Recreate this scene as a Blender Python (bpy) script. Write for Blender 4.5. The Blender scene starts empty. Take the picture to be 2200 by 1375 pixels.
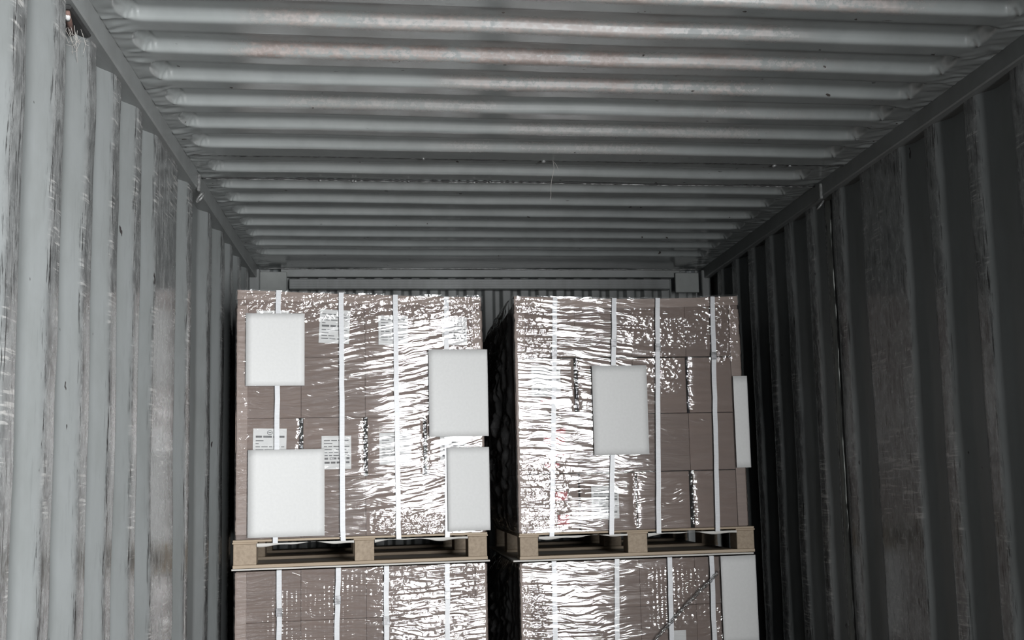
import bpy, bmesh, math, random
import numpy as np
from mathutils import Vector, Matrix

random.seed(4)
SC = bpy.context.scene
COL = SC.collection

# ------------------------------------------------------------------ camera, sky, light, exposure
CAMZ = 1.22
fw = Vector((0.13834964, 0.98355477, 0.11610079))
ri = Vector((0.990341, -0.13630444, -0.02541272))
up = Vector((0.00916975, -0.11849521, 0.99291228))
cam = bpy.data.cameras.new('camera')
cam.sensor_fit = 'HORIZONTAL'
cam.sensor_width = 36.0
cam.lens = 2305.02 / 2200 * 36.0
cam.shift_x = -75 / 2200
cam.shift_y = 90 / 2200
cam.clip_start = 0.02
co = bpy.data.objects.new('camera', cam)
m = Matrix((ri, up, -fw)).transposed().to_4x4()
m.translation = Vector((0, 0, CAMZ))
co.matrix_world = m
COL.objects.link(co)
SC.camera = co

SC.view_settings.view_transform = 'Standard'
SC.view_settings.look = 'None'
SC.view_settings.gamma = 1.0
SC.view_settings.use_curve_mapping = False
SC.view_settings.exposure = 0.0
SC.cycles.max_bounces = 10
SC.cycles.transparent_max_bounces = 16
SC.cycles.diffuse_bounces = 5
SC.cycles.glossy_bounces = 5
SC.cycles.caustics_reflective = False
SC.cycles.use_denoising = True
SC.cycles.sample_clamp_indirect = 6.0

world = bpy.data.worlds.new('overcast_sky')
SC.world = world
world.use_nodes = True
world.node_tree.nodes['Background'].inputs[0].default_value = (0.80, 0.90, 1.0, 1)
world.node_tree.nodes['Background'].inputs[1].default_value = 0.32


def area_light(name, loc, target, sx, sy, power, color):
    l = bpy.data.lights.new(name, 'AREA')
    l.shape = 'RECTANGLE'
    l.size = sx
    l.size_y = sy
    l.energy = power
    l.color = color
    o = bpy.data.objects.new(name, l)
    d = (Vector(target) - Vector(loc)).normalized()
    o.rotation_euler = d.to_track_quat('-Z', 'Y').to_euler()
    o.location = loc
    COL.objects.link(o)
    return o


# daylight that falls in through the open doors from the yard on the right
area_light('yard_daylight', (3.05, -3.3, 1.0), (-0.4, 3.2, 1.3), 4.6, 3.7, 2400, (0.975, 0.99, 1.0))

# ------------------------------------------------------------------ helpers


def link(name, me, parent=None, mat=None, smooth=False):
    o = bpy.data.objects.new(name, me)
    COL.objects.link(o)
    if mat is not None and len(me.materials) == 0:
        me.materials.append(mat)
    if smooth:
        me.polygons.foreach_set('use_smooth', [True] * len(me.polygons))
    if parent is not None:
        o.parent = parent
    return o


def empty(name, loc=(0, 0, 0)):
    o = bpy.data.objects.new(name, None)
    o.location = loc
    o.empty_display_size = 0.1
    COL.objects.link(o)
    return o


def tag(o, label=None, cat=None, group=None, kind=None):
    if label:
        o['label'] = label
    if cat:
        o['category'] = cat
    if group:
        o['group'] = group
    if kind:
        o['kind'] = kind
    return o


def bm_box(bm, x0, x1, y0, y1, z0, z1, bevel=0.0):
    r = bmesh.ops.create_cube(bm, size=1.0)
    vs = r['verts']
    for v in vs:
        v.co.x = x0 + (v.co.x + .5) * (x1 - x0)
        v.co.y = y0 + (v.co.y + .5) * (y1 - y0)
        v.co.z = z0 + (v.co.z + .5) * (z1 - z0)
    if bevel > 0:
        es = list({e for v in vs for e in v.link_edges})
        bmesh.ops.bevel(bm, geom=es, offset=bevel, segments=1, affect='EDGES')


def bm_tube(bm, pts, r, n=8):
    pts = [Vector(p) for p in pts]
    rings = []
    rr = r if isinstance(r, (list, tuple)) else [r] * len(pts)
    for i, p in enumerate(pts):
        d = (pts[min(i + 1, len(pts) - 1)] - pts[max(i - 1, 0)]).normalized()
        a = d.orthogonal().normalized() if i == 0 else (rings[-1][1] - d * rings[-1][1].dot(d)).normalized()
        b = d.cross(a)
        rings.append(([bm.verts.new(p + (a * math.cos(2 * math.pi * k / n) + b * math.sin(2 * math.pi * k / n)) * rr[i]) for k in range(n)], a))
    for i in range(len(pts) - 1):
        A, B = rings[i][0], rings[i + 1][0]
        for k in range(n):
            bm.faces.new((A[k], A[(k + 1) % n], B[(k + 1) % n], B[k]))
    bm.faces.new(rings[0][0][::-1])
    bm.faces.new(rings[-1][0])


def bm_mesh(bm, name):
    bmesh.ops.recalc_face_normals(bm, faces=bm.faces)
    me = bpy.data.meshes.new(name)
    bm.to_mesh(me)
    bm.free()
    return me


def box(name, x0, x1, y0, y1, z0, z1, mat, parent=None, bevel=0.0):
    bm = bmesh.new()
    bm_box(bm, x0, x1, y0, y1, z0, z1, bevel)
    return link(name, bm_mesh(bm, name), parent, mat)


def grid_mesh(name, V, attrs=None, uv=None, flip=False, wrap_u=False):
    """V: (nu, nv, 3) grid of points -> quad mesh"""
    nu, nv = V.shape[:2]
    me = bpy.data.meshes.new(name)
    me.vertices.add(nu * nv)
    me.vertices.foreach_set('co', V.reshape(-1).astype(np.float32))
    iu = np.arange(nu if wrap_u else nu - 1)
    I, J = np.meshgrid(iu, np.arange(nv - 1), indexing='ij')
    I2 = (I + 1) % nu
    q = np.stack([I * nv + J, I2 * nv + J, I2 * nv + J + 1, I * nv + J + 1], -1).reshape(-1, 4)
    if flip:
        q = q[:, ::-1]
    n = len(q)
    me.loops.add(n * 4)
    me.loops.foreach_set('vertex_index', q.reshape(-1).astype(np.int32))
    me.polygons.add(n)
    me.polygons.foreach_set('loop_start', (np.arange(n) * 4).astype(np.int32))
    me.update(calc_edges=True)
    me.polygons.foreach_set('use_smooth', [True] * n)
    for k, a in (attrs or {}).items():
        at = me.attributes.new(k, 'FLOAT', 'POINT')
        at.data.foreach_set('value', a.reshape(-1).astype(np.float32))
    if uv is not None:
        ul = me.uv_layers.new(name='UVMap')
        ul.data.foreach_set('uv', uv.reshape(-1, 2)[q.reshape(-1)].reshape(-1).astype(np.float32))
    return me


def vnoise(x, y, seed):
    """smooth 2-D value noise in -1..1"""
    rs = np.random.RandomState(seed)
    T = rs.rand(256, 256) * 2 - 1
    xi = np.floor(x).astype(int)
    yi = np.floor(y).astype(int)
    fx = x - xi
    fy = y - yi
    fx = fx * fx * (3 - 2 * fx)
    fy = fy * fy * (3 - 2 * fy)
    a = T[xi % 256, yi % 256]
    b = T[(xi + 1) % 256, yi % 256]
    c = T[xi % 256, (yi + 1) % 256]
    d = T[(xi + 1) % 256, (yi + 1) % 256]
    return (a * (1 - fx) + b * fx) * (1 - fy) + (c * (1 - fx) + d * fx) * fy


def sstep(a, b, x):
    t = np.clip((x - a) / (b - a), 0, 1)
    return t * t * (3 - 2 * t)


# ------------------------------------------------------------------ materials
class NT:
    def __init__(s, name):
        s.m = bpy.data.materials.new(name)
        s.m.use_nodes = True
        s.t = s.m.node_tree
        s.b = s.t.nodes['Principled BSDF']
        s.out = s.t.nodes['Material Output']

    def n(s, typ, **kw):
        nd = s.t.nodes.new(typ)
        for k, v in kw.items():
            setattr(nd, k, v)
        return nd

    def l(s, a, b):
        s.t.links.new(a, b)

    def noise(s, vec, scale, detail=4, rough=.6, dist=0.0):
        nd = s.n('ShaderNodeTexNoise')
        nd.inputs['Scale'].default_value = scale
        nd.inputs['Detail'].default_value = detail
        nd.inputs['Roughness'].default_value = rough
        nd.inputs['Distortion'].default_value = dist
        if vec is not None:
            s.l(vec, nd.inputs['Vector'])
        return nd.outputs['Fac']

    def map(s, vec, scale=(1, 1, 1), rot=(0, 0, 0), loc=(0, 0, 0)):
        nd = s.n('ShaderNodeMapping')
        nd.inputs['Scale'].default_value = scale
        nd.inputs['Rotation'].default_value = rot
        nd.inputs['Location'].default_value = loc
        s.l(vec, nd.inputs['Vector'])
        return nd.outputs[0]

    def coord(s, which='Object'):
        return s.n('ShaderNodeTexCoord').outputs[which]

    def ramp(s, fac, a, b, lo=0.0, hi=1.0):
        nd = s.n('ShaderNodeMapRange')
        nd.interpolation_type = 'SMOOTHSTEP'
        nd.inputs[1].default_value = a
        nd.inputs[2].default_value = b
        nd.inputs[3].default_value = lo
        nd.inputs[4].default_value = hi
        s.l(fac, nd.inputs[0])
        return nd.outputs[0]

    def math(s, op, a, b=None):
        nd = s.n('ShaderNodeMath', operation=op)
        for i, v in enumerate((a, b)):
            if v is None:
                continue
            if isinstance(v, (int, float)):
                nd.inputs[i].default_value = v
            else:
                s.l(v, nd.inputs[i])
        return nd.outputs[0]

    def mix(s, fac, a, b):
        nd = s.n('ShaderNodeMix', data_type='RGBA')
        if isinstance(fac, (int, float)):
            nd.inputs[0].default_value = fac
        else:
            s.l(fac, nd.inputs[0])
        for i, v in ((6, a), (7, b)):
            if isinstance(v, (tuple, list)):
                nd.inputs[i].default_value = (*v[:3], 1)
            else:
                s.l(v, nd.inputs[i])
        return nd.outputs[2]

    def attr(s, name):
        return s.n('ShaderNodeAttribute', attribute_name=name).outputs['Fac']

    def bump(s, h, strength=.5, dist=.005, nrm=None):
        nd = s.n('ShaderNodeBump')
        nd.inputs['Strength'].default_value = strength
        nd.inputs['Distance'].default_value = dist
        s.l(h, nd.inputs['Height'])
        if nrm is not None:
            s.l(nrm, nd.inputs['Normal'])
        return nd.outputs[0]

    def set(s, k, v):
        i = s.b.inputs[k]
        if isinstance(v, (int, float)):
            i.default_value = v
        elif isinstance(v, (tuple, list)):
            i.default_value = (*v[:3], 1)
        else:
            s.l(v, i)
        return s


def wall_paint():
    t = NT('wall_paint')
    c = t.coord()
    wear = t.attr('wear')
    paint = (0.137, 0.145, 0.145)
    n1 = t.noise(t.map(c, (1, 1, .35)), 7, 6, .7)
    n2 = t.noise(t.map(c, (1, 2.2, 1.1), (0.5, 0, 0)), 13, 8, .72, .5)
    n3 = t.noise(t.map(c, (1, 1, 14), (.35, 0, 0)), 8, 5, .6)
    base = t.mix(t.ramp(n1, .35, .7), paint, (0.118, 0.125, 0.123))
    scuff = t.mix(t.ramp(n2, .34, .64), (0.080, 0.081, 0.081), (0.195, 0.199, 0.198))
    scuff = t.mix(t.math('MULTIPLY', t.ramp(n3, .54, .60), t.ramp(t.noise(c, 3.2, 4, .7), .50, .58)), scuff, (0.34, 0.335, 0.325))
    wf = t.math('MULTIPLY', wear, t.ramp(t.noise(c, 5, 5, .7), .25, .6, .55, 1.0))
    colr = t.mix(wf, base, scuff)
    # black gouges along the corrugation edges
    g = t.noise(t.map(c, (1, 30, 1.6)), 5, 5, .7, .4)
    gf = t.math('MULTIPLY', t.ramp(g, .56, .61), t.attr('edge'))
    colr = t.mix(gf, colr, (0.012, 0.011, 0.011))
    # short dark knocks
    k = t.noise(t.map(c, (1, 3, 1), (.6, 0, 0)), 11, 3, .5)
    colr = t.mix(t.ramp(k, .735, .75), colr, (0.025, 0.022, 0.022))
    t.set('Base Color', colr)
    t.set('Roughness', t.mix(wear, (.48,) * 3, t.mix(t.ramp(n2, .4, .65), (.17,) * 3, (.30,) * 3)))
    t.set('Specular IOR Level', t.math('ADD', .40, t.math('MULTIPLY', wear, .34)))
    t.set('Normal', t.bump(t.math('ADD', t.math('MULTIPLY', n2, wear), t.math('MULTIPLY', n1, .25)), .10, .003))
    return t.m


def roof_paint():
    t = NT('roof_paint')
    c = t.coord()
    rust = t.attr('rust')
    n1 = t.noise(c, 6, 5, .65)
    n2 = t.noise(t.map(c, (1, 1.6, 1)), 55, 5, .75)
    n3 = t.noise(t.map(c, (1, 2, 1)), 9, 4, .6)
    base = t.mix(t.ramp(n1, .35, .7), (0.220, 0.233, 0.230), (0.188, 0.200, 0.197))
    rf = t.math('MULTIPLY', rust, t.ramp(t.math('ADD', n2, t.math('MULTIPLY', n3, .8)), .72, 1.1))
    colr = t.mix(rf, base, t.mix(t.ramp(n2, .4, .65), (0.150, 0.115, 0.102), (0.235, 0.205, 0.192)))
    sp = t.noise(t.map(c, (1, 1, 1)), 24, 2, .5)
    colr = t.mix(t.ramp(sp, .745, .76), colr, (0.046, 0.040, 0.036))
    sm = t.noise(t.map(c, (1, 9, 1), (0, 0, .5)), 12, 3, .5)
    colr = t.mix(t.ramp(sm, .73, .75), colr, (0.086, 0.086, 0.083))
    t.set('Base Color', colr)
    t.set('Specular IOR Level', .85)
    t.set('Roughness', t.mix(rf, (.19,) * 3, (.55,) * 3))
    t.set('Normal', t.bump(t.math('ADD', n1, t.math('MULTIPLY', n2, .08)), .10, .004))
    return t.m


def plain(name, c1, c2, scale=8, rough=.5, stretch=(1, 1, 1), bump=.1, metal=0.0, rnd=0.0):
    t = NT(name)
    c = t.coord()
    n = t.noise(t.map(c, stretch), scale, 6, .65)
    colr = t.mix(t.ramp(n, .3, .7), c1, c2)
    if rnd:
        oi = t.n('ShaderNodeObjectInfo').outputs['Random']
        h = t.n('ShaderNodeHueSaturation')
        t.l(colr, h.inputs['Color'])
        t.l(t.ramp(oi, 0, 1, 1 - rnd, 1 + rnd), h.inputs['Value'])
        colr = h.outputs[0]
    t.set('Base Color', colr).set('Roughness', rough).set('Metallic', metal)
    if bump:
        t.set('Normal', t.bump(n, bump, .003))
    return t.m


M = {}
M['wall'] = wall_paint()
M['roof'] = roof_paint()
M['rail'] = plain('rail_paint', (0.170, 0.178, 0.177), (0.136, 0.141, 0.139), 6, .40, (4, 1, 1))
M['back'] = plain('back_wall_paint', (0.170, 0.178, 0.177), (0.136, 0.143, 0.139), 7, .45)
M['plate'] = plain('corner_plate_paint', (0.204, 0.214, 0.207), (0.170, 0.178, 0.173), 9, .5)
M['weld'] = plain('weld_metal', (0.20, 0.205, 0.20), (0.07, 0.07, 0.07), 60, .3, bump=.4)
M['seal'] = plain('seam_seal', (0.184, 0.194, 0.180), (0.116, 0.119, 0.112), 30, .55, (1, 1, .5), bump=.4)
M['gasket'] = plain('dark_joint', (0.008, 0.008, 0.008), (0.020, 0.020, 0.020), 20, .7)
M['rust'] = plain('rusty_iron', (0.125, 0.072, 0.058), (0.06, 0.036, 0.030), 40, .75, bump=.4)
M['web'] = plain('cobweb', (0.306, 0.292, 0.272), (0.238, 0.224, 0.211), 20, .8, bump=0)
M['ply'] = plain('floor_plywood', (0.109, 0.068, 0.044), (0.068, 0.044, 0.031), 9, .6, (1, .08, 1))
M['carton'] = plain('carton_board', (0.122, 0.083, 0.066), (0.104, 0.070, 0.056), 10, .65, (.3, .3, 4), bump=.05, rnd=.08)
M['board'] = plain('edge_board', (0.204, 0.153, 0.129), (0.170, 0.126, 0.105), 16, .6, (.4, .4, 5), bump=.06)
M['strap'] = plain('white_strap', (0.503, 0.510, 0.524), (0.449, 0.456, 0.469), 40, .35, (1, 1, 6), bump=.1)
M['seal_clip'] = plain('strap_clip', (0.204, 0.204, 0.211), (0.082, 0.082, 0.082), 60, .35, metal=.6)
M['label'] = plain('label_paper', (0.503, 0.503, 0.496), (0.462, 0.462, 0.456), 30, .6, bump=.05)
M['sheet'] = plain('redaction_white', (0.544, 0.544, 0.537), (0.517, 0.517, 0.510), 90, .7, bump=.06)
M['ink'] = plain('label_ink', (0.041, 0.041, 0.044), (0.082, 0.082, 0.082), 60, .6, bump=0)
M['redink'] = plain('red_print', (0.286, 0.048, 0.048), (0.224, 0.041, 0.041), 30, .6, bump=0)
M['wood'] = plain('pallet_wood', (0.354, 0.286, 0.211), (0.258, 0.197, 0.136), 9, .65, (.15, 2, 8), bump=.15)
M['block'] = plain('chip_block', (0.306, 0.245, 0.180), (0.231, 0.180, 0.129), 70, .75, bump=.3)
M['slip'] = plain('slip_sheet', (0.476, 0.462, 0.435), (0.422, 0.408, 0.381), 12, .6, (.3, .3, 3), bump=.05)


def film_mat():
    t = NT('stretch_film')
    uv = t.coord('UV')
    t.t.nodes.remove(t.b)
    warp = t.noise(t.map(uv, (1, 1, 1)), 5, 2, .5)
    cx = t.n('ShaderNodeCombineXYZ')
    t.l(t.math('MULTIPLY', warp, .10), cx.inputs[1])
    va = t.n('ShaderNodeVectorMath', operation='ADD')
    t.l(uv, va.inputs[0])
    t.l(cx.outputs[0], va.inputs[1])
    w = va.outputs[0]
    s1 = t.noise(t.map(w, (4.5, 62, 1), (0, 0, -.06)), 1, 2, .5)
    s2 = t.noise(t.map(w, (9, 115, 1), (0, 0, -.05)), 1, 1, .5)
    cr = t.noise(t.map(w, (55, 75, 1)), 1, 2, .5, .5)
    crm = t.attr('crumple')
    h = t.math('ADD', t.math('ADD', s1, t.math('MULTIPLY', s2, .45)), t.math('MULTIPLY', t.math('MULTIPLY', cr, crm), 1.2))
    b = t.bump(h, 1.0, .0033)
    gl = t.n('ShaderNodeBsdfGlossy')
    gl.inputs['Roughness'].default_value = .105
    gl.inputs['Color'].default_value = (1, 1, 1, 1)
    t.l(b, gl.inputs['Normal'])
    tr = t.n('ShaderNodeBsdfTransparent')
    df = t.n('ShaderNodeBsdfDiffuse')
    df.inputs['Color'].default_value = (.8, .8, .8, 1)
    m1 = t.n('ShaderNodeMixShader')
    m1.inputs[0].default_value = .02
    t.l(tr.outputs[0], m1.inputs[1])
    t.l(df.outputs[0], m1.inputs[2])
    fr = t.n('ShaderNodeFresnel')
    fr.inputs['IOR'].default_value = 1.5
    t.l(b, fr.inputs['Normal'])
    m2 = t.n('ShaderNodeMixShader')
    t.l(t.math('ADD', fr.outputs[0], .03), m2.inputs[0])
    t.l(m1.outputs[0], m2.inputs[1])
    t.l(gl.outputs[0], m2.inputs[2])
    t.l(m2.outputs[0], t.out.inputs['Surface'])
    return t.m


M['film'] = film_mat()

# ------------------------------------------------------------------ setting: container shell
XL, XR = -0.731, 1.690        # inner faces of the side wall corrugations
RL, RR = -0.713, 1.668        # inner faces of the top rails
ZC = 2.391                    # underside of the roof
ZR = 2.334                    # underside of the top rails
Y0, Y1 = -0.25, 5.66


def bez(p0, p1, p2, n=4):
    return [((1 - t) ** 2 * p0[0] + 2 * t * (1 - t) * p1[0] + t * t * p2[0], (1 - t) ** 2 * p0[1] + 2 * t * (1 - t) * p1[1] + t * t * p2[1]) for t in [i / n for i in range(n + 1)]]


def round_poly(ctrl, cut):
    out = [ctrl[0]]
    for a, b, c in zip(ctrl, ctrl[1:], ctrl[2:]):
        va = Vector(a) - Vector(b)
        vc = Vector(c) - Vector(b)
        ca = min(cut, va.length * .49)
        cc = min(cut, vc.length * .49)
        pa = Vector(b) + va.normalized() * ca
        pc = Vector(b) + vc.normalized() * cc
        out += bez(pa, b, pc)
    out.append(ctrl[-1])
    return out


def wall_profile(flats, ya, yb, d=.036, s=.052, cut=.016):
    ctrl = [(ya, -d)]
    for a, b in flats:
        ctrl += [(a - s, -d), (a, 0), (b, 0), (b + s, -d)]
    ctrl.append((yb, -d))
    return round_poly(ctrl, cut)


def wall_panel(name, prof, x, sgn, parent, seed):
    """sgn +1: wall on the left (inner side faces +X)"""
    P = np.array(prof)
    zs = np.linspace(0.12, ZR + .004, 46)
    V = np.zeros((len(P), len(zs), 3))
    Yg, Zg = np.meshgrid(P[:, 0], zs, indexing='ij')
    off = np.repeat(P[:, 1][:, None], len(zs), 1)
    dent = .003 * vnoise(Yg * 3 + 7, Zg * 2.2, seed) + .0015 * vnoise(Yg * 9, Zg * 7, seed + 1)
    V[..., 0] = x + sgn * (off + dent * sstep(0, .3, Zg) * sstep(ZR, ZR - .15, Zg))
    V[..., 1] = Yg
    V[..., 2] = Zg
    wear = np.clip(1 + off / .006, 0, 1)
    edge = np.exp(-((off + .002) / .005) ** 2)
    me = grid_mesh(name, V, {'wear': wear, 'edge': edge}, flip=(sgn < 0))
    return link(name, me, parent, M['wall'])


fl_near_left = [(3.105 - .2475 * k, 3.18 - .2475 * k) for k in range(13)][::-1]
fl_left = fl_near_left + [(3.35, 3.69), (3.872, 3.952)]
fl_left2 = [(4.295, 4.37), (4.60, 4.685), (4.85, 4.93), (5.11, 5.185), (5.36, 5.44)]
fl_near_right = [(3.088 - .2475 * k, 3.155 - .2475 * k) for k in range(13)][::-1]
fl_right = fl_near_right + [(3.33, 3.645), (3.82, 3.90)]
fl_right2 = [(4.11, 4.18), (4.36, 4.435), (4.61, 4.685), (4.86, 4.935), (5.11, 5.185), (5.36, 5.435)]

wl = tag(empty('wall_left', (XL, 2.7, .12)), kind='structure')
wr = tag(empty('wall_right', (XR, 2.7, .12)), kind='structure')


def keep(o, p):
    o.parent = p
    o.matrix_parent_inverse = Matrix.Translation(-p.location)
    return o


keep(wall_panel('wall_panel', wall_profile(fl_left, Y0, 4.045), XL, 1, None, 1), wl)
keep(wall_panel('wall_panel', wall_profile(fl_left2, 4.045, Y1 + .05), XL, 1, None, 2), wl)
keep(wall_panel('wall_panel', wall_profile(fl_right, Y0, 4.0), XR, -1, None, 3), wr)
keep(wall_panel('wall_panel', wall_profile(fl_right2, 4.0, Y1 + .05), XR, -1, None, 4), wr)


def bead(name, pts, r, mat, parent, seed, n=6, jit=.4):
    rs = random.Random(seed)
    bm = bmesh.new()
    bm_tube(bm, pts, [r * (1 + jit * (rs.random() * 2 - 1)) for _ in pts], n)
    o = link(name, bm_mesh(bm, name), None, mat, smooth=True)
    return keep(o, parent)


# drippy seal strip over the vertical weld of each side wall
for side, x, sg, y, w in (('l', XL, 1, 4.07, wl), ('r', XR, -1, 4.02, wr)):
    rs = np.random.RandomState(5)
    zs = np.linspace(.12, ZR, 160)
    us = np.linspace(-1, 1, 9)
    U, Z = np.meshgrid(us, zs, indexing='ij')
    wid = .020 + .004 * vnoise(Z * 14, Z * 0 + 3.2, 9)
    V = np.stack([x + sg * (-.0365 + .011 * (1 - U ** 4) + .003 * vnoise(U * 3, Z * 40, 8)), y + U * wid, Z], -1)
    keep(link('weld_seal', grid_mesh('weld_seal', V, flip=(sg < 0)), None, M['seal']), w)
    bead('weld_bead', [(x - sg * .034, y - .03, z) for z in np.linspace(.12, ZR, 90)], .004, M['gasket'], w, 3)
    bead('weld_bead', [(x - sg * .034, y + .03, z) for z in np.linspace(.12, ZR, 90)], .004, M['weld'], w, 6)

# top rails
for n, x0, x1 in (('trim_1', RL - .075, RL), ('trim_2', RR, RR + .075)):
    tag(box(n, x0, x1, Y0, Y1 + .05, ZR, ZC + .03, M['rail'], None, .004), kind='structure')
T1, T2 = bpy.data.objects['trim_1'], bpy.data.objects['trim_2']


def lash_ring(parent, x, y, sg, mat, r=.016):
    """welded lug on the rail with a ring hanging under it"""
    bm = bmesh.new()
    bm_box(bm, x - .006, x + .006, y - .012, y + .012, ZR - .012, ZC - .006, .003)
    lug = link('ring_lug', bm_mesh(bm, 'ring_lug'), parent, mat)
    bm = bmesh.new()
    pts = [(x + sg * .004 + .012 * math.cos(a), y + r * math.sin(a), ZR - .018 - r + r * math.cos(a)) for a in [2 * math.pi * k / 18 for k in range(19)]]
    bm_tube(bm, pts, .0045, 6)
    rg = link('lashing_ring', bm_mesh(bm, 'lashing_ring'), parent, mat, smooth=True)
    return rg


lash_ring(T1, RL + .004, 3.945, 1, M['weld'])
lash_ring(T2, RR - .004, 3.946, -1, M['weld'])
# near left: rusty lashing bar, cobwebs, and a black box painting the dark hollow
box('dark_hollow', -.802, -.722, 2.436, 2.600, 2.322, ZR - .001, M['gasket'], T1, .004)
bm = bmesh.new()
bm_tube(bm, [(-.734, 2.448, 2.319), (-.742, 2.49, 2.315), (-.750, 2.540, 2.308)], [.006, .007, .008], 8)
link('lashing_bar', bm_mesh(bm, 'lashing_bar'), T1, M['rust'], smooth=True)
bm = bmesh.new()
bm_tube(bm, [(-.735, 2.452, 2.318), (-.737, 2.462, 2.3125), (-.740, 2.476, 2.312)], [.004, .0065, .005], 8)
link('lashing_bar_tip', bm_mesh(bm, 'lashing_bar_tip'), T1, M['label'], smooth=True)
bm = bmesh.new()
for k in range(26):
    a = Vector((-.742 + random.uniform(-.015, .012), 2.52 + random.uniform(-.03, .10), 2.312 + random.uniform(-.02, .01)))
    b = a + Vector((random.uniform(-.02, .02), random.uniform(-.07, .07), random.uniform(-.05, .0)))
    mid = (a + b) / 2 + Vector((0, 0, -.012))
    bm_tube(bm, [a, mid, b], .0005, 4)
tag(link('cobweb', bm_mesh(bm, 'cobweb'), T1, M['web']), kind='stuff')

# roof: three corrugated sheets lapped at two welded seams
fcs1 = [2.632 + .198 * k for k in range(-13, 6)]
fcs2 = [3.925]
fcs3 = [4.135 + .198 * k for k in range(0, 7)]
RUST = [(2.434, .10, 1.25, .95), (2.632, -.30, .98, .95), (2.83, -.36, .62, 1.7), (2.83, .62, 1.15, 1.0), (3.028, .20, 1.05, 1.0), (3.226, -.33, .25, .5), (3.226, .9, 1.3, .3), (3.424, .4, 1.2, .45), (3.622, .2, .9, .4), (2.236, -.2, 1.3, .9), (2.038, -.2, 1.2, .8)]


def roof_panel(name, fcs, ya, yb, zoff, parent, seed):
    ctrl = [(ya, 0)]
    for c in fcs:
        ctrl += [(c - .122, 0), (c - .108, .030), (c - .008, .030), (c + .006, 0)]
    ctrl.append((yb, 0))
    raw = round_poly(ctrl, .0105)
    dense = [raw[0]]
    for a, b in zip(raw, raw[1:]):
        q = max(1, int(math.hypot(b[0] - a[0], b[1] - a[1]) / .0075))
        dense += [(a[0] + (b[0] - a[0]) * i / q, a[1] + (b[1] - a[1]) * i / q) for i in range(1, q + 1)]
    P = np.array(dense)
    xs = np.concatenate([np.linspace(RL, -.585, 52), np.linspace(-.56, 1.49, 42), np.linspace(1.515, RR, 60)])
    Yg, Xg = np.meshgrid(P[:, 0], xs, indexing='ij')
    D = np.repeat(P[:, 1][:, None], len(xs), 1)
    dist = np.min(np.abs(Yg[..., None] - (np.array(fcs) - .055)[None, None]), -1)
    rnd = .020 * np.clip(dist / .065, 0, 1) ** 2
    tl = sstep(-.672, -.630, Xg - rnd)
    tr = sstep(1.592, 1.556, Xg + rnd)
    T = tl * tr
    edge = np.maximum(sstep(-.610, -.70, Xg), sstep(1.54, 1.655, Xg))
    cre = np.abs(vnoise(Yg * 34, Xg * 9, seed)) * .6 + .4 * vnoise(Yg * 60 + Xg * 30, Xg * 12, seed + 3)
    low = 1 - D / .030
    Z = ZC + zoff + D * T + .0085 * edge * (cre - .3) * (.4 + .6 * low) + .0022 * vnoise(Xg * 3.3, Yg * 5, seed + 5) * T
    # pinched hump just inside each rib end
    hump = np.exp(-((Xg + .636) / .010) ** 2) + np.exp(-((Xg - 1.570) / .010) ** 2)
    Z += .0075 * hump * np.clip(D / .030, 0, 1)
    # curled crease where the press pinched each rib end
    for c in fcs:
        for xe, k in ((-.640, 1), (1.574, -1)):
            rr = np.hypot((Xg - xe) * 1.0, (Yg - c) * .9 + (Xg - xe) * .25 * k)
            Z += -.0045 * np.exp(-((rr - .013) / .0048) ** 2) * sstep(.004, .018, D)
    Z = np.where((Xg < RL + .002) | (Xg > RR - .002), ZC + zoff, Z)
    rust = np.zeros_like(Xg)
    for (yc, xa, xb, s) in RUST:
        g = np.exp(-((Yg - yc) / .022) ** 4) * sstep(xa - .12, xa + .06, Xg) * sstep(xb + .18, xb - .06, Xg)
        rust = np.maximum(rust, s * g)
    V = np.stack([Xg, Yg, Z], -1)
    me = grid_mesh(name, V, {'rust': rust}, flip=False)
    return keep(link(name, me, None, M['roof']), parent)


ceil = tag(empty('ceiling', (.48, 2.7, ZC)), kind='structure')
roof_panel('roof_sheet', fcs1, Y0, 3.722, 0, ceil, 11)
roof_panel('roof_sheet', fcs2, 3.712, 4.022, .006, ceil, 21)
roof_panel('roof_sheet', fcs3, 4.008, Y1 + .05, .004, ceil, 31)
xs = np.linspace(RL, RR, 220)
bead('roof_seam', [(x, 3.725 + .003 * math.sin(x * 9), ZC + .002) for x in xs], .0032, M['gasket'], ceil, 1, 5, .6)
bead('roof_seam', [(x, 4.010 + .002 * math.sin(x * 7 + 1), ZC + .003) for x in xs], .0030, M['gasket'], ceil, 2, 5, .6)
bead('weld_bead', [(x, 4.016 + .002 * math.sin(x * 7 + 1), ZC + .0015) for x in xs], .0022, M['weld'], ceil, 4, 5, .9)
bead('weld_bead', [(x, 3.732 + .003 * math.sin(x * 9), ZC + .004) for x in xs], .0018, M['weld'], ceil, 5, 5, .9)
for x, y, r in ((-.28, 4.01, .006), (-.16, 4.012, .007), (-.15, 4.013, .006), (.05, 4.012, .006), (.30, 4.014, .006), (.10, 3.722, .006), (.53, 3.727, .009), (1.40, 3.735, .010), (1.46, 3.733, .006), (.36, 4.0, .005)):
    bm = bmesh.new()
    bmesh.ops.create_icosphere(bm, subdivisions=1, radius=r, matrix=Matrix.Translation((x, y, ZC - .001)))
    for v in bm.verts:
        v.co += Vector((random.uniform(-1, 1), random.uniform(-1, 1), random.uniform(-1, 1))) * r * .25
    keep(link('weld_drop', bm_mesh(bm, 'weld_drop'), None, M['weld'], smooth=True), ceil)

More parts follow.
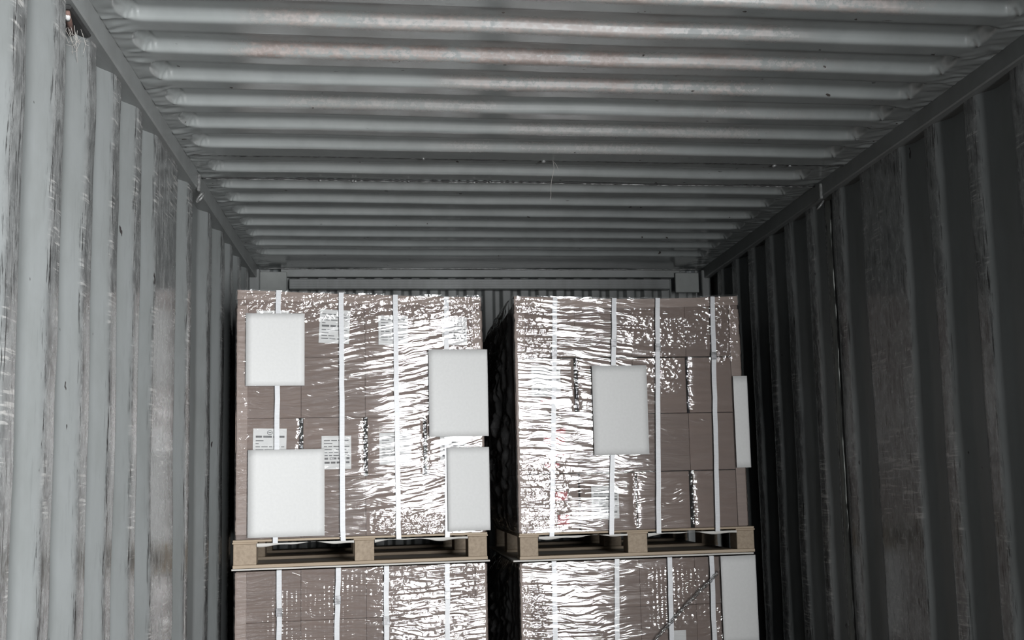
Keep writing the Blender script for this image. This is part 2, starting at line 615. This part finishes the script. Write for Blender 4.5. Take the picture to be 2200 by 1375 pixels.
# floor, back wall and its header
fl = tag(empty('floor', (.48, 2.7, 0)), kind='structure')
for k in range(8):
    x0 = XL - .03 + k * (XR - XL + .06) / 8
    keep(box('floor_plank', x0, x0 + (XR - XL + .06) / 8 - .003, Y0, Y1 + .05, -.028, 0, M['ply'], None, .0015), fl)
for x0, x1 in ((XL - .04, XL + .03), (XR - .03, XR + .04)):
    keep(box('bottom_rail', x0, x1, Y0, Y1 + .05, -.03, .13, M['rail'], None, .004), fl)

wb = tag(empty('wall_back', (.48, 5.7, 0)), kind='structure')
ctrl = [(RL - .06, 0)]
x = -.66
while x < 1.62:
    ctrl += [(x, 0), (x + .014, .030), (x + .040, .030), (x + .054, 0)]
    x += .098
ctrl.append((RR + .06, 0))
P = np.array(round_poly(ctrl, .005))
zs = np.linspace(0, ZC + .02, 30)
Xg, Zg = np.meshgrid(P[:, 0], zs, indexing='ij')
V = np.stack([Xg, 5.705 + np.repeat(P[:, 1][:, None], len(zs), 1), Zg], -1)
keep(link('back_sheet', grid_mesh('back_sheet', V), None, M['back']), wb)
h = tag(empty('trim_3', (.48, 5.66, 2.31)), kind='structure')
bm = bmesh.new()
bm_box(bm, -.556, 1.490, 5.650, 5.70, 2.283, 2.338, .004)
for z in (2.298, 2.311, 2.324):
    bm_box(bm, -.552, 1.486, 5.647, 5.652, z - .0022, z + .0022)
keep(link('header_beam', bm_mesh(bm, 'header_beam'), None, M['rail']), h)
keep(box('header_top_plate', -.60, 1.55, 5.662, 5.70, 2.350, 2.392, M['back'], None, .003), h)
for x0, x1, z0 in ((-.712, -.566, 2.255), (1.515, 1.648, 2.262)):
    keep(box('corner_plate', x0, x1, 5.635, 5.655, z0, 2.372, M['plate'], None, .003), h)
for x0, x1 in ((RL - .04, -.70), (1.655, RR + .04)):
    keep(box('corner_post', x0, x1, 5.60, 5.70, 0, 2.38, M['rail'], None, .004), h)
bead('weld_bead', [(xx, 5.655 + .003 * math.sin(xx * 11), ZC + .001 + .002 * math.sin(xx * 5)) for xx in np.linspace(-.69, 1.65, 120)], .003, M['weld'], h, 8, 5, .6)

# door-end frame (behind the camera)
df = tag(empty('trim_4', (.48, Y0, 0)), kind='structure')
keep(box('door_post', -.80, -.70, Y0 - .12, Y0, -.03, 2.45, M['rail'], None, .005), df)
keep(box('door_post', 1.66, 1.77, Y0 - .12, Y0, -.03, 2.45, M['rail'], None, .005), df)
keep(box('door_header', -.70, 1.66, Y0 - .12, Y0, 2.29, 2.45, M['rail'], None, .005), df)
keep(box('door_sill', -.70, 1.66, Y0 - .12, Y0, -.03, .012, M['rail'], None, .004), df)

# ------------------------------------------------------------------ pallets
YF = 4.40


def pallet(x0, x1, z0, z1, label, blocks_x, depth=1.165):
    """z1 = top of deck"""
    p = tag(empty('wooden_pallet', ((x0 + x1) / 2, YF + depth / 2, z0)), label, 'pallet', 'wooden pallets')
    zb, zt = z0 + .013, z1 - .016

    def add(name, *a, mat, bv=.0015):
        o = box(name, *a, mat, None, bv)
        keep(o, p)
        return o
    rows = [(YF, YF + .10), (YF + .53, YF + .65), (YF + depth - .10, YF + depth)]
    for ya, yb in rows:
        add('bottom_board', x0, x1, ya, yb, z0, zb, mat=M['wood'])
        for xa, xb in blocks_x:
            add('block', xa, xb, ya + .002, yb - .002, zb, zt, mat=M['block'], bv=.002)
    for xa, xb in blocks_x:
        add('stringer_board', xa - .004, xb + .004, YF, YF + depth, zt, zt + .007, mat=M['wood'])
    n = 7
    for k in range(n):
        ya = YF + k * (depth - .11) / (n - 1)
        add('deck_board', x0, x1, ya, ya + .11, zt + .007, z1, mat=M['wood'])
    return p


pallet(-.643, .360, .935, 1.045, 'pale wooden pallet under the upper left wrapped load', [(-.641, -.553), (-.174, -.097), (.281, .358)])
pallet(.487, 1.480, .930, 1.036, 'pale wooden pallet under the upper right wrapped load', [(.489, .564), (.938, 1.020), (1.404, 1.479)])
pallet(-.643, .360, .0, .115, 'wooden pallet on the floor under the lower left wrapped load', [(-.641, -.553), (-.174, -.097), (.281, .358)])
pallet(.487, 1.480, .0, .115, 'wooden pallet on the floor under the lower right wrapped load', [(.489, .564), (.938, 1.020), (1.404, 1.479)])

# ------------------------------------------------------------------ wrapped loads
DEPTH = 1.16


def wrap_film(load, x0, x1, z0, z1, seed, bulge_left=0.0, bulge_right=0.0, crz=None, tilt=.12, sag=(0, 0, 0), gaps=(), net=None):
    yf = YF - .010
    yb = YF + DEPTH + .006
    a0, a1 = x0 - .004, x1 + .004
    r = .012
    # perimeter path, front dense
    pts = [(a0, y) for y in np.linspace(yb, yf + r, 210 if bulge_left > 0 else 60)[:-1]]
    pts += [(a0 + r - r * math.cos(t), yf + r - r * math.sin(t)) for t in np.linspace(0, math.pi / 2, 6)]
    pts += [(x, yf) for x in np.linspace(a0 + r, a1 - r, 190)[1:-1]]
    pts += [(a1 - r + r * math.sin(t), yf + r - r * math.cos(t)) for t in np.linspace(0, math.pi / 2, 6)]
    pts += [(a1, y) for y in np.linspace(yf + r, yb, 70)[1:]]
    pts += [(x, yb) for x in np.linspace(a1, a0, 12)[1:-1]]
    P = np.array(pts)
    nx = len(P)
    t = np.roll(P, -1, 0) - np.roll(P, 1, 0)
    t /= np.linalg.norm(t, axis=1)[:, None]
    N = np.stack([t[:, 1], -t[:, 0]], 1)
    U = np.concatenate([[0], np.cumsum(np.linalg.norm(np.diff(P, axis=0), axis=1))])
    zs = np.linspace(z0, z1, 360)
    Ug, Zg = np.meshgrid(U, zs, indexing='ij')
    X = np.repeat(P[:, 0][:, None], len(zs), 1)
    Y = np.repeat(P[:, 1][:, None], len(zs), 1)
    wv = Zg - tilt * Ug + .05 * vnoise(Ug * 2.2, Zg * 2.5, seed)
    h = .0016 * vnoise(Ug * 4, wv * 62, seed + 1) + .0010 * vnoise(Ug * 9, wv * 125, seed + 2)
    h += .0032 * vnoise(Ug * 4, Zg * 4, seed + 3)
    # crumpled zones: corners at the top, and beside open joints
    xf = (X - x0) / (x1 - x0)
    zf = (Zg - z0) / (z1 - z0)
    front = np.repeat((np.abs(N[:, 1] + 1) < .6)[:, None], len(zs), 1)
    cr = np.zeros_like(Zg)
    if crz is not None:
        for (ca, cb, cc, cd, s) in crz:      # fractions x0,x1,z0,z1
            g = sstep(ca - .06, ca + .04, xf) * sstep(cb + .06, cb - .04, xf) * sstep(cc - .05, cc + .03, zf) * sstep(cd + .05, cd - .03, zf)
            cr = np.maximum(cr, s * g * front)
    for gx, ga, gb in gaps:
        g = np.exp(-((X - gx) / .014) ** 2) * sstep(ga - .01, ga + .01, Zg) * sstep(gb + .01, gb - .01, Zg) * front
        cr = np.maximum(cr, 1.0 * g)
        h -= .004 * g
    h += cr * (.0016 * vnoise(Ug * 75, Zg * 75, seed + 5) + .0009 * vnoise(Ug * 130, Zg * 120, seed + 6))
    if net is not None:      # film whose cross-hatch of little ribs shows
        ca, cb, cc, cd = net
        g = sstep(ca - .05, ca + .03, xf) * sstep(cb + .08, cb - .03, xf) * sstep(cc - .08, cc + .04, zf) * sstep(cd + .02, cd - .02, zf) * front
        g = g * (.5 + .5 * vnoise(Ug * 9, Zg * 11, seed + 12))
        h += g * (.0006 * np.sin(Ug * 350) + .0011 * np.sin(Zg * 410))
    h = np.maximum(h, -.0042)
    # loose film bellying out on the side faces
    yc = (Y - YF) / DEPTH
    bl = np.sin(np.clip((yc - .03) / .9, 0, 1) * math.pi) ** .7
    bz = np.sin(np.clip(zf, 0, 1) * math.pi) ** .4
    left = np.repeat((N[:, 0] < -.9)[:, None], len(zs), 1)
    right = np.repeat((N[:, 0] > .9)[:, None], len(zs), 1)
    crs = vnoise(Ug * 30, Zg * 9 - Ug * 25, seed + 8) * .5 + vnoise(Ug * 60, Zg * 34 + Ug * 20, seed + 9) * .30 + vnoise(Ug * 110, Zg * 50 - Ug * 60, seed + 10) * .12
    h += left * bulge_left * bl * bz * (1 + crs) + right * bulge_right * bl * bz * (1 + crs)
    cr = np.maximum(cr, 1.0 * (left | right))
    sg = sag[0] + (sag[1] - sag[0]) * xf + sag[2] * np.sin(np.clip(xf, 0, 1) * math.pi)
    V = np.stack([X + N[:, 0][:, None] * h, Y + N[:, 1][:, None] * h, Zg + sg * zf ** 8], -1)
    uv = np.stack([Ug + seed * .37, Zg], -1)
    me = grid_mesh('stretch_wrap', V, {'crumple': cr}, uv, flip=False, wrap_u=False)
    o = link('stretch_wrap', me, None, M['film'])
    tag(o, 'clear wrinkled stretch film')
    return keep(o, load)


def l_post(load, x, sgn, z0, z1):
    """cardboard L profile on a vertical front edge"""
    bm = bmesh.new()
    xa, xb = (x, x + .042) if sgn > 0 else (x - .042, x)
    bm_box(bm, xa, xb, YF - .0045, YF - .0005, z0, z1, .0008)
    xs_ = (x - .0035, x) if sgn > 0 else (x, x + .0035)
    bm_box(bm, xs_[0], xs_[1], YF - .0045, YF + .045, z0, z1, .0008)
    o = link('corner_board', bm_mesh(bm, 'corner_board'), None, M['board'])
    return keep(o, load)


def top_board(load, x0, x1, z, sag):
    """cardboard L profile along the front top edge, sagging slightly"""
    n = 14
    bm = bmesh.new()
    prof = [(YF - .0045, -.034), (YF - .0045, .0045), (YF + .045, .0045), (YF + .045, .001), (YF - .001, .001), (YF - .001, -.034)]
    rings = []
    for k in range(n + 1):
        f = k / n
        xx = x0 + (x1 - x0) * f
        zz = z + sag[0] + (sag[1] - sag[0]) * f + sag[2] * math.sin(math.pi * f)
        rings.append([bm.verts.new((xx, py, zz + pz)) for py, pz in prof])
    for a, b in zip(rings, rings[1:]):
        for i in range(6):
            bm.faces.new((a[i], a[(i + 1) % 6], b[(i + 1) % 6], b[i]))
    bm.faces.new(rings[0])
    bm.faces.new(rings[-1][::-1])
    return keep(link('top_edge_board', bm_mesh(bm, 'top_edge_board'), None, M['board']), load)


def cartons(load, xe, ze, wide):
    """xe: column edges, ze: tier edges, wide: {(tier, joint): half gap}"""
    ya, ym, yb = YF + .001, YF + DEPTH / 2, YF + DEPTH
    for j in range(len(ze) - 1):
        for i in range(len(xe) - 1):
            gl = wide.get((j, i), .0003) if i > 0 else 0
            gr = wide.get((j, i + 1), .0003) if i < len(xe) - 2 else 0
            dz = wide.get(('top', j), .0004)
            dy = random.uniform(0, .003)
            for y0_, y1_ in ((ya + dy, ym - .001), (ym + .001, yb)):
                keep(box('carton', xe[i] + gl, xe[i + 1] - gr, y0_, y1_, ze[j] + .0003, ze[j + 1] - dz, M['carton'], None, .0012), load)


def strap(load, x_top, x_bot, z_top, z_bot, under=False, buckle=None, w=.0195, ybk=YF + DEPTH + .012):
    yf = YF - (.0085 if under else .0165)
    t = .0009
    bm = bmesh.new()

    def strip(path):
        vs = []
        for (x, y, z, nx, ny, nz) in path:
            vs.append([bm.verts.new((x - w / 2, y, z)), bm.verts.new((x + w / 2, y, z)), bm.verts.new((x + w / 2 + nx * t, y + ny * t, z + nz * t)), bm.verts.new((x - w / 2 + nx * t, y + ny * t, z + nz * t))])
        for a, b in zip(vs, vs[1:]):
            for i in range(4):
                bm.faces.new((a[i], a[(i + 1) % 4], b[(i + 1) % 4], b[i]))
        bm.faces.new(vs[0])
        bm.faces.new(vs[-1][::-1])
    n = 16
    path = [(x_bot, YF + .10, z_bot - .002, 0, 0, -1)]
    rs = random.Random(int(x_top * 1000) + 7)
    for k in range(n + 1):
        f = k / n
        path.append((x_bot + (x_top - x_bot) * f + rs.uniform(-.0012, .0012), yf + rs.uniform(-.001, .0003), z_bot + (z_top - z_bot) * f, 0, -1, 0))
    path.append((x_top, YF + .02, z_top + .004, 0, 0, 1))
    path.append((x_top, ybk - .02, z_top + .004, 0, 0, 1))
    path.append((x_top, ybk, z_top - .006, 0, 1, 0))
    path.append((x_bot, ybk, z_bot, 0, 1, 0))
    strip(path)
    s = keep(link('strap', bm_mesh(bm, 'strap'), None, M['strap']), load)
    tag(s, 'flat white plastic packing strap')
    if buckle is not None:
        f = (buckle - z_bot) / (z_top - z_bot)
        xb = x_bot + (x_top - x_bot) * f
        bm = bmesh.new()
        bm_box(bm, xb - w / 2 - .0025, xb + w / 2 + .0025, yf - .0035, yf + .0002, buckle - .016, buckle + .016, .001)
        for dz in (-.007, .007):
            bm_box(bm, xb - w / 2 - .0015, xb + w / 2 + .0015, yf - .0048, yf - .003, buckle + dz - .003, buckle + dz + .003, .0005)
        b = link('strap_clip', bm_mesh(bm, 'strap_clip'), None, M['seal_clip'])
        b.parent = s
        b.matrix_parent_inverse = s.matrix_world.inverted() @ Matrix.Translation((0, 0, 0)) if False else Matrix.Identity(4)
    return s


def paper(load, x0, x1, z0, z1, lines=True, logo=False, tilt=0.0):
    """paper label glued on the cartons, under the film"""
    bm = bmesh.new()
    bm_box(bm, x0, x1, YF - .0018, YF - .0008, z0, z1)
    if tilt:
        bmesh.ops.rotate(bm, verts=bm.verts, cent=((x0 + x1) / 2, YF, (z0 + z1) / 2), matrix=Matrix.Rotation(tilt, 3, 'Y'))
    o = keep(link('paper_label', bm_mesh(bm, 'paper_label'), None, M['label']), load)
    tag(o, 'white printed paper label under the film')
    if lines:
        bm = bmesh.new()
        H = z1 - z0
        Wd = x1 - x0
        z = z1 - (.24 if logo else .14) * H
        rs = random.Random(int(x0 * 999))
        while z > z0 + .10 * H:
            big = rs.random() < .25
            h2 = .004 if big else .0016
            xx = x0 + .08 * Wd
            while xx < x1 - .14 * Wd:
                ww = rs.uniform(.012, .034)
                bm_box(bm, xx, min(xx + ww, x1 - .06 * Wd), YF - .0024, YF - .0016, z - h2, z + h2)
                xx += ww + .005
                if rs.random() < .18:
                    break
            z -= .012 + (.004 if big else 0)
        if logo:
            c = ((x0 + x1) / 2, YF - .0020, z1 - .12 * H)
            bm_tube(bm, [(c[0] + .010 * math.cos(a), c[1], c[2] + .008 * math.sin(a)) for a in [2 * math.pi * k / 16 for k in range(17)]], .0012, 4)
            bm_box(bm, c[0] - .006, c[0] + .006, YF - .0024, YF - .0016, c[2] - .0016, c[2] + .0016)
        if tilt:
            bmesh.ops.rotate(bm, verts=bm.verts, cent=((x0 + x1) / 2, YF, (z0 + z1) / 2), matrix=Matrix.Rotation(tilt, 3, 'Y'))
        p = link('printed_lines', bm_mesh(bm, 'printed_lines'), None, M['ink'])
        p.parent = o
    return o


def red_mark(load, x0, x1, z0, z1):
    o = keep(box('red_mark', x0, x1, YF - .0012, YF - .0002, z0, z1, M['redink']), load)
    return tag(o, 'red printed mark on a carton')


def new_load(cx, z0, label):
    return tag(empty('wrapped_load', (cx, YF + DEPTH / 2, z0)), label, 'wrapped load', 'wrapped loads of cartons on pallets')


# ---- upper left
UL = new_load(-.14, 1.045, 'upper left film-wrapped carton stack with two rows of white paper labels')
cartons(UL, [-.632, -.383, -.129, .111, .350], [1.046, 1.284, 1.521, 1.766, 2.008],
        {(1, 1): .0085, (1, 2): .0085, (1, 3): .0075})
l_post(UL, -.6325, 1, 1.065, 1.975)
l_post(UL, .3505, -1, 1.048, 1.96)
top_board(UL, -.633, .351, 2.008, (.026, .004, -.004))
wrap_film(UL, -.634, .352, 1.046, 2.020, 3, 0, .004, [(0, .95, .90, .99, .9), (.9, 1.02, .62, 1.0, 1.0), (.55, .85, .0, .08, .8), (0, .06, 0, .99, .35)], .13, (.022, .004, -.004),
          gaps=[(-.383, 1.29, 1.52), (-.129, 1.29, 1.52), (.111, 1.29, 1.52)])
strap(UL, -.471, -.480, 2.036, 1.030)
strap(UL, -.224, -.220, 2.029, 1.030)
strap(UL, -.005, -.001, 2.022, 1.030)
strap(UL, .205, .196, 2.018, 1.030, under=True)
paper(UL, -.557, -.430, 1.82, 1.955, True, True)
paper(UL, -.311, -.190, 1.822, 1.960, True, tilt=.05)
paper(UL, -.074, .046, 1.817, 1.937, True)
paper(UL, .187, .290, 1.815, 1.932, True)
paper(UL, -.569, -.440, 1.345, 1.480, True, True, .02)
paper(UL, -.303, -.186, 1.314, 1.447, True)
paper(UL, -.074, .054, 1.328, 1.456, True)
paper(UL, .172, .282, 1.336, 1.442, True)

# ---- upper right
UR = new_load(.97, 1.036, 'upper right film-wrapped stack of brown cartons with dark open joints')
cartons(UR, [.487, .740, .982, 1.217, 1.452], [1.037, 1.276, 1.518, 1.757, 1.992],
        {(2, 1): .0085, (2, 3): .006, (0, 2): .0025, (0, 3): .0085, (0, 1): .004, ('top', 2): .0045, ('top', 1): .002, ('top', 0): .003})
l_post(UR, .4865, 1, 1.040, 1.96)
l_post(UR, 1.4525, -1, 1.040, 1.96)
top_board(UR, .486, 1.453, 1.992, (.020, .020, -.012))
wrap_film(UR, .485, 1.454, 1.037, 2.004, 8, .078, .004, [(-.02, .12, .76, .99, .8), (.86, 1.02, .72, .98, 1.0), (.5, .9, .8, .93, .5), (.6, .72, .6, .75, .7), (0, .2, .02, .3, .5)], -.03, (.018, .020, -.012),
          gaps=[(.740, 1.53, 1.75), (1.217, 1.53, 1.75), (.971, 1.05, 1.27), (1.217, 1.05, 1.27)])
strap(UR, .659, .620, 2.012, 1.020, under=True, buckle=1.778)
strap(UR, .911, .866, 2.006, 1.020, buckle=1.815)
strap(UR, 1.098, 1.065, 2.006, 1.020, buckle=1.794)
strap(UR, 1.338, 1.318, 2.012, 1.020, buckle=1.757)
paper(UR, .552, .674, 1.594, 1.721, True)
paper(UR, .805, .921, 1.594, 1.703, True)
paper(UR, .790, .905, 1.086, 1.219, True)
for a in ((.588, .640, 1.568, 1.584), (.648, .690, 1.44, 1.462), (.598, .684, 1.395, 1.425), (.640, .684, 1.345, 1.362), (.600, .660, 1.30, 1.318), (.640, .69, 1.165, 1.20), (.648, .695, 1.065, 1.105)):
    red_mark(UR, *a)

# ---- lower left
LLo = new_load(-.14, .115, 'lower left film-wrapped carton stack with cross-hatched film on its left half')
cartons(LLo, [-.632, -.383, -.129, .111, .350], [.116, .320, .522, .724, .922], {})
l_post(LLo, -.6325, 1, .12, .918)
l_post(LLo, .3505, -1, .12, .918)
wrap_film(LLo, -.634, .352, .116, .922, 14, 0, .004, [(.10, .5, .62, .99, .12), (.5, 1.0, .5, .99, .18), (.93, 1.02, .85, .99, .7)], .04, net=(.10, .48, .62, .98))
strap(LLo, -.465, -.463, .924, .100, buckle=.762)
strap(LLo, -.238, -.256, .924, .100, buckle=.800)
strap(LLo, -.050, -.054, .924, .100, buckle=.712)
strap(LLo, .193, .186, .924, .100, under=True, buckle=.80)
keep(box('cover_sheet', -.647, .366, YF - .012, YF + DEPTH, .9275, .9340, M['slip'], None, .001), LLo)

# ---- lower right
LR = new_load(.97, .115, 'lower right film-wrapped carton stack with a slanting rope of twisted film')
cartons(LR, [.487, .740, .982, 1.217, 1.452], [.116, .320, .522, .724, .916], {})
l_post(LR, .4865, 1, .12, .912)
l_post(LR, 1.4525, -1, .12, .912)
wrap_film(LR, .485, 1.454, .116, .917, 19, .075, .004, [(.55, .88, .65, .95, .3), (-.02, .1, .4, .9, .7), (.85, 1.0, .5, .75, .7)], -.02, net=(.58, .86, .68, .95))
strap(LR, .627, .615, .920, .100, under=True)
strap(LR, .888, .860, .920, .100, under=True)
strap(LR, 1.108, 1.096, .920, .100)
strap(LR, 1.285, 1.283, .920, .100)
keep(box('cover_sheet', .459, 1.470, YF - .012, YF + DEPTH, .9225, .9292, M['slip'], None, .001), LR)
paper(LR, 1.102, 1.168, .535, .622, False)
bm = bmesh.new()
rs = random.Random(3)
n = 60
base = [(1.01 + .298 * k / n, .56 + .29 * (k / n) ** .9) for k in range(n + 1)]
for ph in (0, 2.1, 4.2):
    bm_tube(bm, [(bx, YF - .022 + .005 * math.cos(k * .55 + ph), bz + .006 * math.sin(k * .55 + ph)) for k, (bx, bz) in enumerate(base)], [.0045 * rs.uniform(.5, 1.2) for _ in base], 6)
tw = link('film_rope', bm_mesh(bm, 'film_rope'), None, M['film'], smooth=True)
me = tw.data
ul = me.uv_layers.new(name='UVMap')
for lp in me.loops:
    v = me.vertices[lp.vertex_index].co
    ul.data[lp.index].uv = (v.x, v.z)
keep(tag(tw, 'twisted rope of clear film'), LR)


# film hem hanging wavy under each upper deck, between the blocks
def film_hem(load, x0, x1, z, seed):
    n = 60
    xs_ = np.linspace(x0, x1, n)
    dz = .007 + .005 * np.sin(np.linspace(0, 7, n) + seed) + .003 * np.sin(np.linspace(0, 17, n) + seed)
    rows = []
    for f, dy in ((0, 0), (.5, -.001), (1, .001), (1, .003), (.5, .002), (0, .003)):
        rows.append(np.stack([xs_, np.full(n, YF - .006 + dy), z - dz * f], -1))
    V = np.stack(rows, 0)
    return keep(link('film_hem', grid_mesh('film_hem', V), None, M['slip']), load)


film_hem(UL, -.552, -.176, 1.030, 1.0)
film_hem(UL, -.095, .279, 1.030, 2.4)
film_hem(UR, .566, .936, 1.021, .3)
film_hem(UR, 1.022, 1.402, 1.021, 1.9)


# ------------------------------------------------------------------ white sheets added on the loads in place of redaction boxes
def sheet(x0, x1, z0, z1, label, fold=0.0):
    """thin sheet on the film; fold = length turned round the right-hand edge of the load"""
    yf = YF - .021
    path = [(x, yf) for x in np.linspace(x0, x1, 10)]
    if fold > 0:
        r = .010
        path[-1] = (x1 + .010, yf)
        path += [(x1 + .010 + r * math.sin(a), yf + r - r * math.cos(a)) for a in (.4, .8, 1.2, 1.57)]
        path += [(x1 + .010 + r, yf + r + f * fold) for f in (.25, .5, .75, 1.0)]
    P = np.array(path)
    zs_ = np.linspace(z0, z1, 12)
    Pg = np.repeat(P[:, None, :], len(zs_), 1)
    Zg = np.repeat(zs_[None, :], len(P), 0)
    wob = .0012 * vnoise(Pg[..., 0] * 6 + 3, Zg * 6, 77)
    A = np.stack([Pg[..., 0], Pg[..., 1] + wob, Zg], -1)
    me = grid_mesh('redaction_sheet', A, flip=False)
    o = link('redaction_sheet', me, None, M['sheet'])
    md = o.modifiers.new('thickness', 'SOLIDIFY')
    md.thickness = .0006
    md.offset = 0
    return tag(o, label, 'paper sheet', 'added white sheets in place of redaction boxes')


sheet(-.597, -.369, 1.649, 1.941, 'white sheet standing in for a redaction box at the upper left corner of the upper left load')
sheet(.127, .352, 1.436, 1.795, 'white sheet standing in for a redaction box at mid height on the right edge of the upper left load', .047)
sheet(-.586, -.291, 1.053, 1.395, 'large white sheet standing in for a redaction box at the bottom left of the upper left load')
sheet(.198, .352, 1.053, 1.391, 'white sheet standing in for a redaction box at the bottom right corner of the upper left load', .11)
sheet(.804, 1.037, 1.346, 1.719, 'white sheet standing in for a redaction box in the middle of the upper right load')
sheet(1.411, 1.456, 1.282, 1.669, 'narrow white sheet standing in for a redaction box, folded round the right edge of the upper right load', .22)
sheet(1.322, 1.456, .559, .918, 'white sheet standing in for a redaction box on the right edge of the lower right load', .22)

# made-up slight turn of the left-hand stack, shifting its film highlights left
def turn(objs, deg, px=-.14, py=YF):
    Rm = Matrix.Translation((px, py, 0)) @ Matrix.Rotation(math.radians(deg), 4, 'Z') @ Matrix.Translation((-px, -py, 0))
    bpy.context.view_layer.update()
    for o in objs:
        o.matrix_world = Rm @ o.matrix_world


D = bpy.data.objects
turn([UL, D['wooden_pallet'], D['redaction_sheet'], D['redaction_sheet.001'], D['redaction_sheet.002'], D['redaction_sheet.003']], 3.2)
turn([LLo, D['wooden_pallet.002']], 2.2)

# ------------------------------------------------------------------ loose thread hanging from the roof seam
bm = bmesh.new()
pts = [(.562 + .004 * math.sin(k * .5) - .018 * (k / 16) ** 3, 3.715 + .002 * math.cos(k), 2.392 - .150 * k / 16) for k in range(17)]
bm_tube(bm, pts, [.0009] * 17, 5)
bm_tube(bm, [(.562, 3.715, 2.39), (.575, 3.713, 2.372), (.583, 3.712, 2.350)], .0006, 5)
tag(link('thread', bm_mesh(bm, 'thread'), None, M['web'], smooth=True), 'thin pale thread hanging from the roof seam near the middle', 'thread')
